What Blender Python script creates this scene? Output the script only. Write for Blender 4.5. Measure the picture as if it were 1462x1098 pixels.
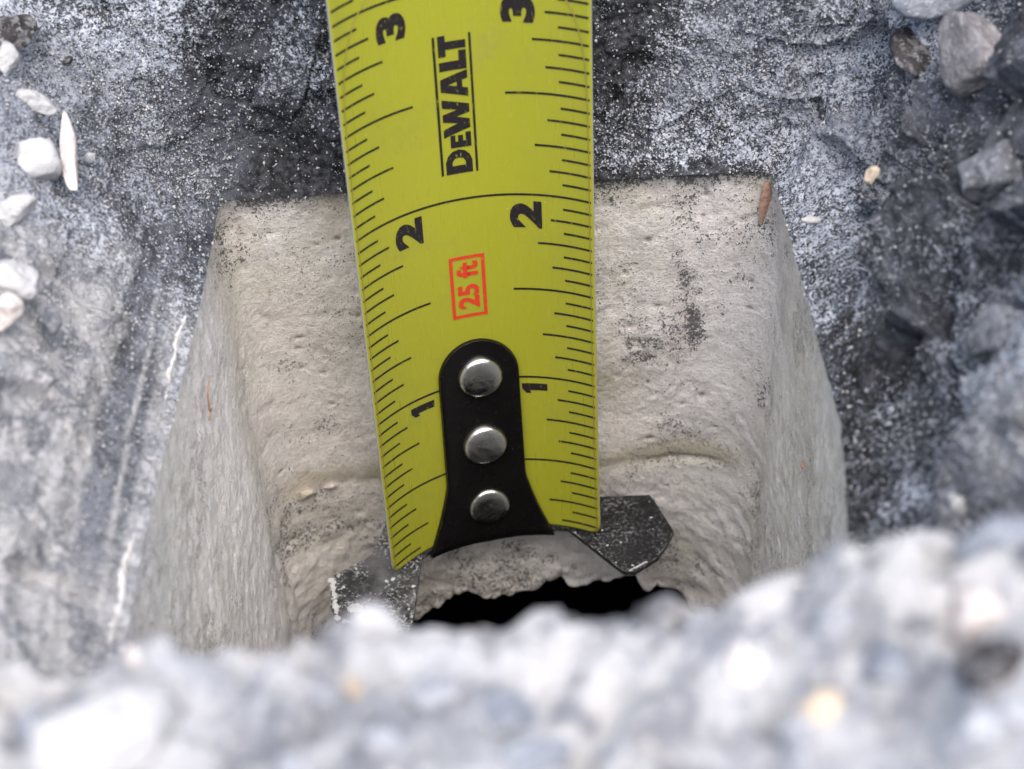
import bpy, bmesh, math, random
import numpy as np
from mathutils import Vector, Matrix, Euler
from mathutils.bvhtree import BVHTree
from mathutils.geometry import tessellate_polygon

for o in list(bpy.data.objects):
    bpy.data.objects.remove(o, do_unlink=True)

IN = 0.0254                      # the scene is measured in inches, built in metres
SC = bpy.context.scene
COL = SC.collection
RNG = random.Random(7)

# ------------------------------------------------------------------ camera
cam = bpy.data.cameras.new('camera')
cam_o = bpy.data.objects.new('camera', cam)
COL.objects.link(cam_o)
cam.sensor_width = 36.0
cam.lens = 64.286
cam.clip_start = 0.005
cam.clip_end = 2000.0
right = Vector((0.99850251, -0.03420901, -0.04269041))
upv = Vector((0.05470583, 0.62439019, 0.77919456))
back = Vector((0.0, -0.78036314, 0.62532661))
mw = Matrix((right, upv, back)).transposed().to_4x4()
mw.translation = Vector((0.15578, -6.61672, 6.26529)) * IN
cam_o.matrix_world = mw
cam.dof.use_dof = True
cam.dof.focus_distance = 8.15 * IN
cam.dof.aperture_fstop = 33.0
cam.dof.aperture_blades = 0
SC.camera = cam_o

# ------------------------------------------------------------------ sky and sun (bright overcast)
SUN_EL, SUN_AZ = math.radians(60), math.radians(163)    # azimuth clockwise from +Y
world = bpy.data.worlds.new('World')
SC.world = world
world.use_nodes = True
wn = world.node_tree
for n in list(wn.nodes):
    wn.nodes.remove(n)
sky = wn.nodes.new('ShaderNodeTexSky')
sky.sky_type = 'NISHITA'
sky.sun_disc = False
sky.sun_elevation = SUN_EL
sky.sun_rotation = SUN_AZ
sky.air_density = 1.0
sky.dust_density = 4.0
sky.ozone_density = 1.0
bg = wn.nodes.new('ShaderNodeBackground')
bg.inputs['Strength'].default_value = 0.14
wo = wn.nodes.new('ShaderNodeOutputWorld')
wn.links.new(sky.outputs[0], bg.inputs['Color'])
wn.links.new(bg.outputs[0], wo.inputs['Surface'])

sun = bpy.data.lights.new('sun', 'SUN')
sun.energy = 1.4
sun.angle = math.radians(85)
sun.color = (1.0, 0.975, 0.945)
sun_o = bpy.data.objects.new('sun', sun)
COL.objects.link(sun_o)
sd = Vector((math.sin(SUN_AZ) * math.cos(SUN_EL), math.cos(SUN_AZ) * math.cos(SUN_EL), math.sin(SUN_EL)))
sun_o.rotation_euler = sd.to_track_quat('Z', 'Y').to_euler()

SC.view_settings.view_transform = 'Standard'
SC.view_settings.look = 'None'
SC.view_settings.exposure = 0.98
SC.view_settings.gamma = 1.0
SC.view_settings.use_curve_mapping = False
SC.render.engine = 'CYCLES'
SC.cycles.max_bounces = 6
SC.cycles.use_denoising = True


# ------------------------------------------------------------------ noise in numpy
def _hash(ix, iy, iz, seed):
    h = (ix.astype(np.int64) * 374761393 + iy.astype(np.int64) * 668265263 + iz.astype(np.int64) * 2147483647 + seed * 1274126177) & 0xFFFFFFFF
    h = ((h ^ (h >> 13)) * 1274126177) & 0xFFFFFFFF
    h = ((h ^ (h >> 16)) * 2246822519) & 0xFFFFFFFF
    h = h ^ (h >> 15)
    return (h & 0xFFFFFF).astype(np.float64) / float(0xFFFFFF)


def vnoise(p, freq, seed=0):
    """value noise in -1..1 at points p (n,3)"""
    q = p * freq + 1000.0
    i = np.floor(q).astype(np.int64)
    f = q - i
    f = f * f * f * (f * (f * 6 - 15) + 10)
    r = 0
    for dx in (0, 1):
        wx = f[:, 0] if dx else 1 - f[:, 0]
        for dy in (0, 1):
            wy = f[:, 1] if dy else 1 - f[:, 1]
            for dz in (0, 1):
                wz = f[:, 2] if dz else 1 - f[:, 2]
                r = r + wx * wy * wz * _hash(i[:, 0] + dx, i[:, 1] + dy, i[:, 2] + dz, seed)
    return r * 2 - 1


def fbm(p, freq, octaves=4, seed=0, gain=0.5):
    r, a = 0, 1.0
    for k in range(octaves):
        r = r + a * vnoise(p, freq * (2.03 ** k), seed + k * 17)
        a *= gain
    return r


def facets(p, freq, seed=0):
    """broken-stone relief: every cell of a cellular pattern is its own tilted plane, about -1..1"""
    q = p * freq + 500.0
    i = np.floor(q).astype(np.int64)
    best = np.full(len(q), 1e9)
    bc = np.zeros((len(q), 3), dtype=np.int64)
    bo = np.zeros((len(q), 3))
    for dx in (-1, 0, 1):
        for dy in (-1, 0, 1):
            for dz in (-1, 0, 1):
                c = i + np.array([dx, dy, dz])
                o = q - c - np.stack([_hash(c[:, 0], c[:, 1], c[:, 2], seed + k * 31) for k in range(3)], 1)
                d2 = (o * o).sum(1)
                m = d2 < best
                best[m] = d2[m]; bc[m] = c[m]; bo[m] = o[m]
    h = [_hash(bc[:, 0], bc[:, 1], bc[:, 2], seed + k * 31) - 0.5 for k in range(3, 7)]
    return 2.2 * (h[0] * bo[:, 0] + h[1] * bo[:, 1] + h[2] * bo[:, 2]) + 0.9 * h[3]


def warp(B):
    """the left side of the pit runs slightly outward toward the near side"""
    B[:, 0] -= 0.09 * sstep(-1.45, -2.35, B[:, 1]) * sstep(1.15, 1.3, B[:, 0]) * sstep(2.9, 2.3, B[:, 0])
    B[:, 0] -= 0.065 * sstep(-0.2, -2.2, B[:, 1]) * sstep(-0.85, -1.05, B[:, 0])


def sstep(a, b, x):
    t = np.clip((x - a) / (b - a), 0, 1)
    return t * t * (3 - 2 * t)


# ------------------------------------------------------------------ mesh helpers (coordinates in inches)
def link(name, me, mats, parent=None, smooth=True):
    o = bpy.data.objects.new(name, me)
    COL.objects.link(o)
    for m in (mats if isinstance(mats, (list, tuple)) else [mats]):
        me.materials.append(m)
    if smooth:
        me.shade_smooth()
    if parent is not None:
        o.parent = parent
    return o


def mesh_np(name, V, F):
    """V (n,3) in inches, F (m,k) index array"""
    me = bpy.data.meshes.new(name)
    V = np.asarray(V, dtype=np.float32) * IN
    F = np.asarray(F, dtype=np.int32)
    k = F.shape[1]
    me.vertices.add(len(V))
    me.vertices.foreach_set('co', V.ravel())
    me.loops.add(F.size)
    me.loops.foreach_set('vertex_index', F.ravel())
    me.polygons.add(len(F))
    me.polygons.foreach_set('loop_start', np.arange(0, F.size, k, dtype=np.int32))
    me.polygons.foreach_set('loop_total', np.full(len(F), k, dtype=np.int32))
    me.update(calc_edges=True)
    me.validate()
    return me


def mesh_py(name, V, F):
    me = bpy.data.meshes.new(name)
    me.from_pydata([tuple(c * IN for c in v) for v in V], [], F)
    me.update()
    return me


def attr(me, name, vals):
    a = me.attributes.new(name, 'FLOAT', 'POINT')
    a.data.foreach_set('value', np.asarray(vals, dtype=np.float32))


def tag(o, label=None, cat=None, group=None, kind=None):
    if label: o['label'] = label
    if cat: o['category'] = cat
    if group: o['group'] = group
    if kind: o['kind'] = kind
    return o


# ------------------------------------------------------------------ material helpers
class NT:
    def __init__(self, name):
        self.m = bpy.data.materials.new(name)
        self.m.use_nodes = True
        self.t = self.m.node_tree
        for n in list(self.t.nodes):
            self.t.nodes.remove(n)
        self.out = self.t.nodes.new('ShaderNodeOutputMaterial')
        self.p = self.t.nodes.new('ShaderNodeBsdfPrincipled')
        self.t.links.new(self.p.outputs[0], self.out.inputs['Surface'])
        tc = self.t.nodes.new('ShaderNodeTexCoord')
        sc = self.t.nodes.new('ShaderNodeVectorMath')
        sc.operation = 'SCALE'
        sc.inputs['Scale'].default_value = 1.0 / IN
        self.t.links.new(tc.outputs['Object'], sc.inputs[0])
        self.pos = sc.outputs[0]

    def set(self, sock, v):
        if hasattr(v, 'is_output') or isinstance(v, bpy.types.NodeSocket):
            self.t.links.new(v, sock)
        else:
            sock.default_value = v

    def noise(self, scale, detail=3.0, rough=0.55, vec=None, dist=0.0):
        n = self.t.nodes.new('ShaderNodeTexNoise')
        n.inputs['Scale'].default_value = scale
        n.inputs['Detail'].default_value = detail
        n.inputs['Roughness'].default_value = rough
        n.inputs['Distortion'].default_value = dist
        self.t.links.new(vec or self.pos, n.inputs['Vector'])
        return n.outputs['Fac']

    def voronoi(self, scale, vec=None, feature='F1', out='Distance', rnd=1.0):
        n = self.t.nodes.new('ShaderNodeTexVoronoi')
        n.feature = feature
        n.inputs['Scale'].default_value = scale
        n.inputs['Randomness'].default_value = rnd
        self.t.links.new(vec or self.pos, n.inputs['Vector'])
        return n.outputs[out]

    def stretch(self, s, off=(0, 0, 0)):
        n = self.t.nodes.new('ShaderNodeMapping')
        n.inputs['Scale'].default_value = s
        n.inputs['Location'].default_value = off
        self.t.links.new(self.pos, n.inputs['Vector'])
        return n.outputs[0]

    def math(self, op, a, b=0.0, c=None):
        n = self.t.nodes.new('ShaderNodeMath')
        n.operation = op
        self.set(n.inputs[0], a)
        self.set(n.inputs[1], b)
        if c is not None:
            self.set(n.inputs[2], c)
        return n.outputs[0]

    def ramp(self, x, a, b, lo=0.0, hi=1.0):
        n = self.t.nodes.new('ShaderNodeMapRange')
        n.interpolation_type = 'SMOOTHSTEP'
        n.inputs['From Min'].default_value = a
        n.inputs['From Max'].default_value = b
        n.inputs['To Min'].default_value = lo
        n.inputs['To Max'].default_value = hi
        self.set(n.inputs['Value'], x)
        return n.outputs[0]

    def mix(self, f, a, b):
        n = self.t.nodes.new('ShaderNodeMix')
        n.data_type = 'RGBA'
        self.set(n.inputs[0], f)
        for s, v in ((n.inputs[6], a), (n.inputs[7], b)):
            self.set(s, v if not isinstance(v, tuple) or len(v) == 4 else (*v, 1.0))
        return n.outputs[2]

    def attr(self, name):
        n = self.t.nodes.new('ShaderNodeAttribute')
        n.attribute_name = name
        return n.outputs['Fac']

    def bump(self, h, dist, strength=1.0, normal=None):
        n = self.t.nodes.new('ShaderNodeBump')
        n.inputs['Strength'].default_value = strength
        n.inputs['Distance'].default_value = dist * IN
        self.set(n.inputs['Height'], h)
        if normal is not None:
            self.t.links.new(normal, n.inputs['Normal'])
        return n.outputs[0]

    def fin(self, color, rough=0.9, normal=None, metal=0.0, spec=0.3):
        c = color if not isinstance(color, tuple) or len(color) == 4 else (*color, 1.0)
        self.set(self.p.inputs['Base Color'], c)
        self.set(self.p.inputs['Roughness'], rough)
        self.set(self.p.inputs['Metallic'], metal)
        self.p.inputs['Specular IOR Level'].default_value = spec
        if normal is not None:
            self.t.links.new(normal, self.p.inputs['Normal'])
        return self.m


# dusty black roofing: tar under a coat of fine pale grit. 'dust' says how thick the coat lies.
def mat_dark():
    k = NT('dusty_tar')
    d = k.attr('dust')
    sm = k.attr('smear')
    warp = k.noise(30, 2, 0.5)
    n_hi = k.noise(46, 3, 0.7, dist=0.15)
    n_vh = k.noise(105, 2, 0.6)
    n_mid = k.noise(11, 4, 0.62)
    n_lo = k.noise(2.6, 3, 0.55)
    v = k.math('ADD', k.math('MULTIPLY', n_hi, 0.60), k.math('MULTIPLY', n_vh, 0.40))
    v = k.math('ADD', v, k.math('MULTIPLY', k.math('SUBTRACT', n_mid, 0.5), 0.26))
    v = k.math('ADD', v, k.math('MULTIPLY', k.math('SUBTRACT', n_lo, 0.5), 0.16))
    v = k.math('ADD', v, k.math('MULTIPLY', k.math('SUBTRACT', d, 0.5), 0.36))
    grit = k.ramp(v, 0.465, 0.60)
    haze = k.math('MULTIPLY', k.ramp(d, 0.4, 1.1), 0.34)
    grit = k.math('ADD', k.math('MULTIPLY', grit, k.math('SUBTRACT', 1.0, haze)), haze)
    tar = k.mix(k.ramp(k.noise(28, 5, 0.7), 0.4, 0.66), (0.007, 0.008, 0.010), (0.060, 0.062, 0.072))
    tone = k.ramp(k.math('ADD', k.math('MULTIPLY', n_vh, 0.6), k.math('MULTIPLY', k.noise(23, 3), 0.4)), 0.36, 0.64)
    pale = k.mix(tone, (0.15, 0.17, 0.215), (0.53, 0.57, 0.64))
    col = k.mix(grit, tar, pale)
    pale2 = k.mix(k.noise(3.1, 3), (0.37, 0.375, 0.385), (0.52, 0.515, 0.515))
    chunk = k.math('MULTIPLY', k.ramp(k.attr('chalk'), 0.5, 1.0, 0.45, 1.0), k.ramp(k.math('ADD', k.math('MULTIPLY', k.noise(5.0, 4, 0.65), 0.7), k.math('MULTIPLY', n_mid, 0.3)), 0.48, 0.57, 0.0, 0.78))
    col = k.mix(k.attr('chalk'), col, k.mix(chunk, pale2, (0.13, 0.14, 0.165)))
    smc = k.mix(k.ramp(k.noise(9, 5, 0.65), 0.36, 0.64), (0.030, 0.033, 0.041), (0.115, 0.125, 0.15))
    smc = k.mix(k.math('MULTIPLY', grit, 0.2), smc, pale)
    col = k.mix(sm, col, smc)
    h = k.math('ADD', k.math('MULTIPLY', grit, 0.5), k.math('MULTIPLY', n_hi, 0.8))
    nb = k.bump(h, 0.014, 0.9)
    nb = k.bump(n_mid, 0.03, 0.6, nb)
    rough = k.ramp(grit, 0.0, 0.6, 0.6, 0.95)
    return k.fin(col, rough, nb, spec=0.25)


# pale lower layer: chalky, mottled, pitted, flecked with black grit and rusty specks
def mat_pale():
    k = NT('chalky_fill')
    lo = k.noise(1.3, 3, 0.6)
    mid = k.noise(5.5, 5, 0.65)
    hi = k.noise(54, 4, 0.72)
    vh = k.noise(125, 2, 0.6)
    m2 = k.noise(17, 4, 0.68)
    col = k.mix(k.ramp(lo, 0.36, 0.66), (0.79, 0.76, 0.75), (0.67, 0.65, 0.575))
    col = k.mix(k.math('MULTIPLY', k.ramp(mid, 0.50, 0.68), 0.8), col, (0.83, 0.80, 0.79))
    col = k.mix(k.math('MULTIPLY', k.ramp(k.noise(3.7, 4, 0.6), 0.54, 0.68), 0.55), col, (0.58, 0.52, 0.49))
    col = k.mix(k.math('MULTIPLY', k.ramp(m2, 0.54, 0.36), 0.32), col, (0.42, 0.39, 0.36))
    col = k.mix(k.math('MULTIPLY', k.ramp(hi, 0.52, 0.37), 0.38), col, (0.30, 0.29, 0.28))
    mot = k.math('MULTIPLY', k.ramp(k.math('ADD', k.noise(4.2, 5, 0.7), k.math('MULTIPLY', k.attr('grit'), 0.16)), 0.52, 0.68), 0.36)
    col = k.mix(mot, col, (0.30, 0.295, 0.29))
    # side walls are powdered, and whitened further to make up for their shade
    col = k.mix(k.math('MULTIPLY', k.attr('dust'), k.ramp(k.noise(12, 5, 0.7), 0.36, 0.60, 0.35, 1.0)), col, (0.86, 0.845, 0.845))
    # clustered black grit
    clus = k.ramp(k.noise(2.3, 4, 0.7), 0.44, 0.64)
    sp = k.math('ADD', k.math('MULTIPLY', hi, 0.50), k.math('MULTIPLY', vh, 0.32))
    sp = k.math('ADD', sp, k.math('MULTIPLY', m2, 0.10))
    sp = k.math('ADD', sp, 0.04)
    sp = k.math('ADD', sp, k.math('MULTIPLY', k.math('SUBTRACT', clus, 0.5), 0.10))
    sp = k.math('ADD', sp, k.math('MULTIPLY', k.attr('grit'), 0.17))
    fle = k.ramp(sp, 0.526, 0.60)
    col = k.mix(k.math('MULTIPLY', k.math('MULTIPLY', fle, 0.88), k.ramp(k.attr('dust'), 0.3, 0.8, 1.0, 0.55)), col, (0.050, 0.050, 0.056))
    # rusty flecks
    ru = k.math('MULTIPLY', k.ramp(k.noise(15, 4, 0.7), 0.62, 0.70), k.ramp(k.noise(2.9, 2), 0.46, 0.6))
    col = k.mix(k.math('MULTIPLY', ru, 0.6), col, (0.27, 0.13, 0.07))
    # yellowed, moist-looking seam
    st = k.math('MULTIPLY', k.attr('stain'), k.ramp(k.noise(6, 4), 0.25, 0.6, 0.35, 1.0))
    col = k.mix(st, col, (0.46, 0.425, 0.325))
    col = k.mix(k.math('MULTIPLY', k.ramp(k.attr('pore'), 0.25, 0.8), 0.7), col, (0.16, 0.115, 0.085))
    h = k.math('ADD', k.math('MULTIPLY', hi, 0.7), k.math('MULTIPLY', vh, 0.3))
    nb = k.bump(h, 0.015, 1.0)
    nb = k.bump(m2, 0.007, 0.6, nb)
    return k.fin(col, 0.93, nb, spec=0.2)


def mat_stone(name, a, b, fleck=(0.3, 0.3, 0.32), fl=0.4):
    k = NT(name)
    col = k.mix(k.ramp(k.noise(9, 5, 0.65), 0.38, 0.62), a, b)
    col = k.mix(k.math('MULTIPLY', k.ramp(k.noise(21, 3), 0.52, 0.36), 0.3), col, fleck)
    col = k.mix(k.math('MULTIPLY', k.ramp(k.noise(38, 3, 0.6), 0.58, 0.70), fl), col, fleck)
    nb = k.bump(k.noise(42, 3), 0.012, 0.8)
    nb = k.bump(k.noise(12, 3), 0.03, 0.6, nb)
    return k.fin(col, 0.92, nb, spec=0.25)


M_DARK = mat_dark()
M_PALE = mat_pale()
M_WHITE = mat_stone('white_stone', (0.53, 0.525, 0.525), (0.43, 0.43, 0.435), (0.34, 0.34, 0.35), 0.45)
M_PINK = mat_stone('pinkish_stone', (0.72, 0.66, 0.63), (0.60, 0.54, 0.51), (0.40, 0.37, 0.36), 0.4)
M_GREY = mat_stone('grey_stone', (0.27, 0.285, 0.32), (0.42, 0.435, 0.47), (0.66, 0.67, 0.69), 0.6)
M_SLATE = mat_stone('blue_grey_stone', (0.17, 0.19, 0.225), (0.28, 0.305, 0.35), (0.60, 0.62, 0.65), 0.5)
M_MAUVE = mat_stone('dusty_mauve_stone', (0.15, 0.145, 0.155), (0.25, 0.24, 0.25), (0.48, 0.47, 0.48), 0.6)
M_DUSTY = mat_stone('dusty_dark_stone', (0.07, 0.075, 0.085), (0.20, 0.21, 0.235), (0.52, 0.54, 0.58), 0.85)
M_TAN = mat_stone('tan_stone', (0.52, 0.42, 0.31), (0.62, 0.53, 0.42), (0.72, 0.66, 0.58), 0.3)
M_TAR_GAP = mat_stone('tar_gap_lump', (0.018, 0.018, 0.02), (0.06, 0.055, 0.055), (0.5, 0.5, 0.52), 0.6)  # tar black, also used for lumps that replace shaded gaps
M_RUST = mat_stone('rust_flake', (0.40, 0.21, 0.14), (0.50, 0.32, 0.24), (0.6, 0.5, 0.45), 0.3)
M_VOID = NT('void_black').fin((0.012, 0.011, 0.011), 0.95, spec=0.1)  # black base colour paints in the darkness of the hollow

# ------------------------------------------------------------------ the pit: loops of a rounded rectangle swept up
XL, XR, YB, YF = -1.122, 1.385, 0.22, -3.0
SEG = dict(left=300, bl=44, back=380, br=44, right=300, fr=30, front=150, fl=30)


def loop(xl, xr, yb, yf, r):
    """points (n,2) and outward normals of a rounded rectangle, starting front-left going back"""
    P, N = [], []

    def line(a, b, n, nv):
        t = np.arange(n) / n
        P.append(np.stack([a[0] + (b[0] - a[0]) * t, a[1] + (b[1] - a[1]) * t], 1))
        N.append(np.tile(np.array(nv, float), (n, 1)))

    def arc(c, a0, a1, n):
        t = a0 + (a1 - a0) * np.arange(n) / n
        d = np.stack([np.cos(t), np.sin(t)], 1)
        P.append(np.array(c) + r * d)
        N.append(d)
    line((xl, yf + r), (xl, yb - r), SEG['left'], (-1, 0))
    arc((xl + r, yb - r), math.pi, math.pi / 2, SEG['bl'])
    line((xl + r, yb), (xr - r, yb), SEG['back'], (0, 1))
    arc((xr - r, yb - r), math.pi / 2, 0, SEG['br'])
    line((xr, yb - r), (xr, yf + r), SEG['right'], (1, 0))
    arc((xr - r, yf + r), 0, -math.pi / 2, SEG['fr'])
    line((xr - r, yf), (xl + r, yf), SEG['front'], (0, -1))
    arc((xl + r, yf + r), -math.pi / 2, -math.pi, SEG['fl'])
    return np.concatenate(P), np.concatenate(N)


def sweep_faces(nu, nv):
    u = np.arange(nu)
    un = (u + 1) % nu
    F = []
    for j in range(nv - 1):
        a, b = j * nu, (j + 1) * nu
        F.append(np.stack([a + u, a + un, b + un, b + u], 1))
    return np.concatenate(F)


NU = sum(SEG.values())

# ---- pale layer
JAG = [(-9, -1.25), (-0.75, -1.2), (-0.563, -0.932), (-0.441, -0.818), (-0.380, -0.758), (-0.322, -0.720), (-0.243, -0.653), (-0.196, -0.609),
       (-0.129, -0.599), (-0.057, -0.630), (-0.002, -0.645), (0.073, -0.635), (0.147, -0.620), (0.222, -0.610), (0.279, -0.563),
       (0.353, -0.548), (0.396, -0.598), (0.433, -0.600), (0.536, -0.588), (0.610, -0.588), (0.684, -0.573), (0.750, -0.573),
       (0.772, -0.616), (0.798, -0.681), (0.824, -0.683), (0.850, -0.633), (0.906, -0.653), (0.980, -0.684), (1.038, -0.773),
       (1.134, -0.903), (1.25, -1.2), (9, -1.25)]


def build_pale():
    p2, n2 = loop(XL + 0.16, XR - 0.14, YB, YF, 0.47)
    xs = np.array([a for a, b in JAG]); zs = np.array([b for a, b in JAG])
    isback = sstep(-0.6, -0.2, p2[:, 1])
    zs = zs + 0.012
    zb = np.where(isback > 0.5, np.interp(p2[:, 0], xs, zs), -1.25)
    ztop = 1.955 + 0.018 * vnoise(np.stack([p2[:, 0], p2[:, 1], p2[:, 0] * 0], 1), 3.0, 5) + 0.010 * vnoise(np.stack([p2[:, 0], p2[:, 1], p2[:, 0] * 0], 1), 13.0, 6)
    NV, NL, NTp = 250, 8, 5
    rows, dirs = [], []
    pb, nb_ = loop(XL + 0.16, XR - 0.14, YB, YF, 0.47)
    for j in range(NL, 0, -1):                      # underside, running back from the broken lower edge
        o = 0.035 * j ** 1.3
        rows.append(np.column_stack([pb + nb_ * o, zb + 0.015 * j]))
        dirs.append(np.column_stack([nb_ * 0, -np.ones(NU)]))
    for j in range(NV):                             # corners sharp at the top, slumped round lower down
        t = j / (NV - 1)
        z = zb + (ztop - zb) * t
        pj, nj = loop(XL + 0.16 * (1 - t) ** 1.3, XR - 0.14 * (1 - t) ** 1.3, YB, YF, 0.05 + 0.42 * (1 - t) ** 0.8)
        rows.append(np.column_stack([pj, z]))
        dirs.append(np.column_stack([-nj, np.zeros(NU)]))
    pt, nt = loop(XL, XR, YB, YF, 0.05)
    for j in range(1, NTp + 1):                     # top edge turned back under the black layer
        rows.append(np.column_stack([pt + nt * 0.04 * j, ztop - 0.014 * j]))
        dirs.append(np.column_stack([nt * 0, np.ones(NU)]))
    B = np.concatenate(rows); D = np.concatenate(dirs)
    warp(B)
    x, y, z = B[:, 0], B[:, 1], B[:, 2]
    onback = sstep(-0.45, 0.05, y)
    d = 0.020 * fbm(B, 1.6, 2, 11) * (0.15 + 0.85 * sstep(1.95, 1.45, z)) + 0.0032 * fbm(B, 7.0, 3, 21) + 0.0020 * fbm(B, 32.0, 2, 31)
    # vertical trowel drags on the side walls
    side = 1 - onback
    d = d * (1 - 0.35 * side) + side * (0.003 * fbm(B * np.array([1, 1, 0.12]), 9.0, 3, 41) + 0.009 * fbm(B, 4.0, 4, 43) + 0.003 * fbm(B, 24.0, 2, 45))
    # the seam across the far wall and the coarser fill under it
    zs_ = 0.215 + 0.02 * vnoise(B * np.array([1, 0, 0]), 1.7, 3) + 0.012 * vnoise(B * np.array([1, 0, 0]), 7.0, 4) + 0.05 * sstep(0.4, 1.2, x)
    seam = np.exp(-((z - zs_) / (0.026 + 0.012 * vnoise(B, 4.0, 12))) ** 2) * sstep(0.10, 0.21, y) * (0.5 + 0.7 * vnoise(B * np.array([1, 0, 0]), 2.9, 9))
    ledge = np.exp(-((z - zs_ + 0.10) / 0.07) ** 2) * sstep(0.0, 0.21, y)
    d = d - 0.042 * np.clip(seam, 0, 1.2) + 0.006 * ledge * (0.6 + 0.7 * vnoise(B, 5.0, 8))
    low = sstep(0.2, -0.1, z) * onback
    d = d + low * 0.011 * fbm(B, 13.0, 3, 51)
    # flutes: shallow vertical furrows on far wall
    d = d - 0.02 * onback * np.exp(-((x - (1.0 + 0.05 * (z - 1))) / 0.05) ** 2) * sstep(0.4, 0.9, z)
    # broken edge crumbles
    d = d + 0.02 * vnoise(B, 22.0, 61) * sstep(0.10, 0.0, z - np.tile(zb, NL + NV + NTp)) * onback
    # pores and little pull-outs, dark with dirt inside
    rp = np.random.default_rng(4)
    pore = np.zeros(len(B))
    ids = np.where(y > -0.6)[0]
    Bs = B[ids]
    for _ in range(150):
        c = np.array([rp.uniform(-1.05, 1.3), 0.22, rp.uniform(-0.5, 1.9)])
        rx, rz = rp.uniform(0.008, 0.03), rp.uniform(0.006, 0.018)
        e = np.exp(-((Bs[:, 0] - c[0]) / rx) ** 2 - ((Bs[:, 2] - c[2]) / rz) ** 2)
        pore[ids] = np.maximum(pore[ids], e * rp.uniform(0.3, 1.0))
    d = d - 0.014 * pore
    # flaked patches, a shallow step deep
    fl = vnoise(B, 3.3, 81) + 0.5 * vnoise(B, 9.0, 82) + 0.25 * vnoise(B, 24.0, 83)
    d = d - (0.001 + 0.004 * onback) * sstep(0.28, 0.40, fl) + (0.0005 + 0.0015 * onback) * facets(B, 6.0, 85)
    V = B + D * d[:, None]
    me = mesh_np('pale_pit_wall', V, sweep_faces(NU, NL + NV + NTp))
    # colour masks: powder (which also brightens the shaded side walls), grit and staining
    dust = np.clip((1 - onback) * (1.0 + 0.25 * fbm(B, 1.3, 3, 71)) + 0.5 * np.maximum(sstep(0.5, 1.05, np.abs(x - 0.12)), sstep(0.2, 0.0, z)) * onback * sstep(1.7, 0.7, z) * (0.6 + 0.5 * fbm(B, 2.2, 3, 73)), 0, 1)
    grit = sstep(0.14, 0.0, np.tile(ztop, NL + NV + NTp) - z) * 0.8 + 0.35 * sstep(0.35, 0.0, np.tile(ztop, NL + NV + NTp) - z) * (vnoise(B, 3.1, 77) > -0.1)
    grit = grit * (0.12 + 0.88 * onback)
    gx = x - (0.93 + 0.22 * (1.55 - z))
    grit = grit + 0.46 * np.exp(-(gx / 0.045) ** 2) * sstep(0.85, 1.1, z) * sstep(1.75, 1.45, z) * onback
    grit = grit + (0.22 * np.exp(-((x - 0.70) / 0.30) ** 2 - ((z - 1.30) / 0.30) ** 2) + 0.3 * np.exp(-((x + 0.75) / 0.2) ** 2 - ((z - 1.55) / 0.2) ** 2)) * onback
    grit = grit + 0.34 * np.exp(-((x + 0.62) / 0.28) ** 2 - ((z - 1.1) / 0.2) ** 2) * onback
    grit = grit + 0.15 * np.exp(-((x - 0.85) / 0.3) ** 2 - ((z - 0.85) / 0.2) ** 2) * onback
    stain = np.exp(-((z - zs_ - 0.05) / 0.07) ** 2) * sstep(0.0, 0.21, y) * 0.9
    stain = stain + (0.55 * np.exp(-((x + 0.55) / 0.16) ** 2 - ((z - 1.82) / 0.15) ** 2) + 0.38 * np.exp(-((x + 0.65) / 0.35) ** 2 - ((z - 1.25) / 0.6) ** 2)) * onback
    stain = stain + 0.5 * np.exp(-((x - 0.55) / 0.18) ** 2 - ((z - 0.75) / 0.16) ** 2) * onback
    attr(me, 'dust', dust); attr(me, 'grit', np.clip(grit, 0, 1.2)); attr(me, 'stain', np.clip(stain, 0, 1)); attr(me, 'pore', np.clip(pore, 0, 1))
    o = link('pale_pit_wall', me, M_PALE)
    tag(o, 'pale chalky lower wall of the square pit behind the tape measure', None, None, 'structure')
    return o


build_pale()

# ---- dark layer: steep at the back, funnel at the sides, rim, and the rough ground round it
ZR = 3.4


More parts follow.
